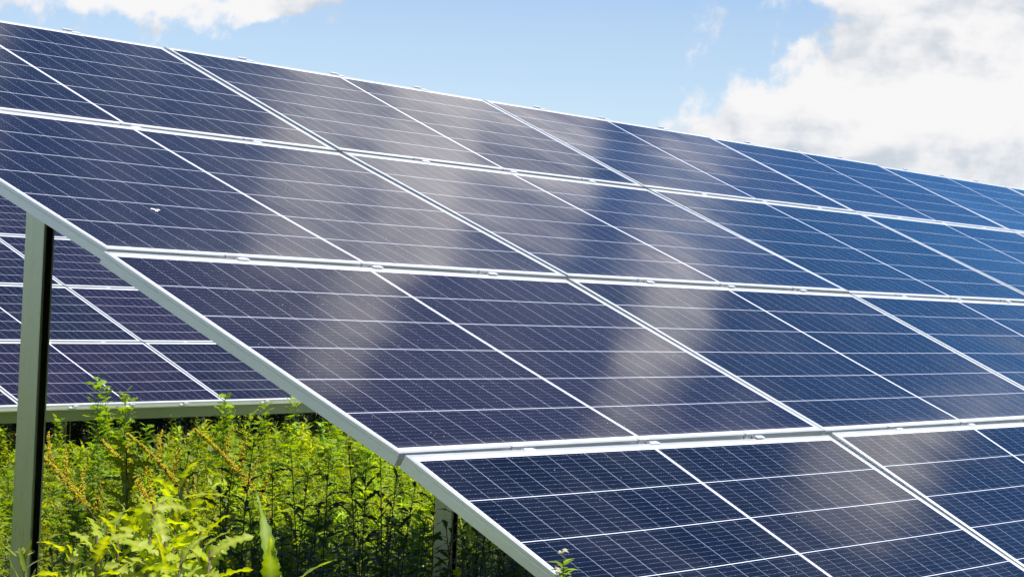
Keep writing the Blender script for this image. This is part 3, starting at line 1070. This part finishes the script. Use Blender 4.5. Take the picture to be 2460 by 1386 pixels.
# image left of the line of sight is the direction -cR
LEFT = math.atan2(-cR.y, -cR.x)
put_plant('mugwort_plant', 'mugwort', 232, 905, 12.3, 'tallest feathery green mugwort, rising in front of the back panels', 'weed', 'tall mugwort stalks', 3, lean=LEFT, tintk=.95, wide=1.1)
put_plant('mugwort_plant', 'mugwort', 250, 925, 12.4, 'second feathery green stalk close beside the tallest mugwort', 'weed', 'tall mugwort stalks', 13, tintk=.95, wide=1.1)
put_plant('mugwort_plant', 'mugwort', 301, 935, 12.0, 'slim feathery mugwort stalk just right of the tallest one', 'weed', 'tall mugwort stalks', 4, tintk=.95, wide=1.1)
put_plant('mugwort_plant', 'mugwort', 542, 933, 12.5, 'slim mugwort stalk reaching the beam near the lit strip end', 'weed', 'tall mugwort stalks', 5, wide=1.1)
put_plant('mugwort_plant', 'mugwort', 710, 955, 12.5, 'leafy mugwort top touching the front frame edge', 'weed', 'tall mugwort stalks', 6, tintk=1.15)
for i, (x, y, s_, l, lab) in enumerate(((118, 992, 21, LEFT, 'yellow brown dock spike right beside the tall post'), (312, 1012, 22, LEFT, 'yellow brown dock spike leaning left, below the slim mugwort'),
                                        (392, 992, 23, LEFT, 'upright yellow brown dock spike in the middle of the lit weeds'), (560, 982, 24, LEFT, 'rightmost yellow brown dock spike, by the far post'))):
    put_plant('dock_plant', 'dock', x, y, 10.6 + .3 * i, lab, 'weed', 'dock plants with ripe seed spikes', s_, 'seed_spike', l)
put_plant('lettuce_plant', 'lettuce', 440, 1150, 4.7, 'tall wild lettuce with lobed leaves and pale midribs, brown stem', 'weed', 'wild lettuce in the foreground', 31)
put_plant('lettuce_plant', 'lettuce', 372, 1200, 4.55, 'wild lettuce with lobed leaves just left of the tallest one', 'weed', 'wild lettuce in the foreground', 32)
put_plant('lettuce_plant', 'lettuce', 285, 1250, 4.6, 'leftmost wild lettuce of the foreground clump', 'weed', 'wild lettuce in the foreground', 33)
put_plant('lettuce_plant', 'lettuce', 485, 1265, 4.5, 'low wild lettuce at the right side of the foreground clump', 'weed', 'wild lettuce in the foreground', 34)
put_plant('lettuce_plant', 'lettuce', 400, 1290, 4.4, 'shortest wild lettuce at the bottom middle of the clump', 'weed', 'wild lettuce in the foreground', 37)
for i, (x, y, d, lb) in enumerate(((235, 1275, 4.45, 'low wild lettuce between the tall post and the foreground clump'), (340, 1245, 4.75, 'wild lettuce behind the middle of the foreground clump'), (440, 1330, 4.3, 'lowest wild lettuce at the bottom edge, right of the clump'),
                                     (510, 1310, 4.4, 'wild lettuce at the right bottom corner of the clump'), (180, 1330, 4.5, 'small wild lettuce low beside the post foot'), (415, 1200, 4.9, 'wild lettuce just behind the tallest one'))):
    put_plant('lettuce_plant', 'lettuce', x, y, d, lb, 'weed', 'wild lettuce in the foreground', 300 + i)
put_plant('lettuce_plant', 'lettuce', 305, 1075, 7.3, 'dark shaded wild lettuce silhouetted against the lit weeds', 'weed', 'shaded wild lettuce', 35, tintk=.8)  # lowered tint puts extra shade into the leaf colour
put_plant('goldenrod_plant', 'spiky', 62, 1330, 4.4, 'pale spiky leaved goldenrod top in front of the tall post', 'weed', 'goldenrod tops', 41, wide=1.3, tintk=1.2)
put_plant('goldenrod_plant', 'spiky', 250, 1285, 4.5, 'pale spiky leaved goldenrod top left of the wild lettuce', 'weed', 'goldenrod tops', 42)
put_plant('goldenrod_plant', 'spiky', 178, 1352, 4.4, 'low spiky leaved goldenrod top right of the post foot', 'weed', 'goldenrod tops', 43)
put_plant('sow_thistle', 'upright', 672, 1225, 4.6, 'bright long wavy upright leaves standing in the dark foreground', 'weed', None, 51)
put_plant('fleabane', 'fleabane', 1358, 1340, 4.22, 'small white flowered fleabane in front of the lowest frame edge', 'flower', None, 61)
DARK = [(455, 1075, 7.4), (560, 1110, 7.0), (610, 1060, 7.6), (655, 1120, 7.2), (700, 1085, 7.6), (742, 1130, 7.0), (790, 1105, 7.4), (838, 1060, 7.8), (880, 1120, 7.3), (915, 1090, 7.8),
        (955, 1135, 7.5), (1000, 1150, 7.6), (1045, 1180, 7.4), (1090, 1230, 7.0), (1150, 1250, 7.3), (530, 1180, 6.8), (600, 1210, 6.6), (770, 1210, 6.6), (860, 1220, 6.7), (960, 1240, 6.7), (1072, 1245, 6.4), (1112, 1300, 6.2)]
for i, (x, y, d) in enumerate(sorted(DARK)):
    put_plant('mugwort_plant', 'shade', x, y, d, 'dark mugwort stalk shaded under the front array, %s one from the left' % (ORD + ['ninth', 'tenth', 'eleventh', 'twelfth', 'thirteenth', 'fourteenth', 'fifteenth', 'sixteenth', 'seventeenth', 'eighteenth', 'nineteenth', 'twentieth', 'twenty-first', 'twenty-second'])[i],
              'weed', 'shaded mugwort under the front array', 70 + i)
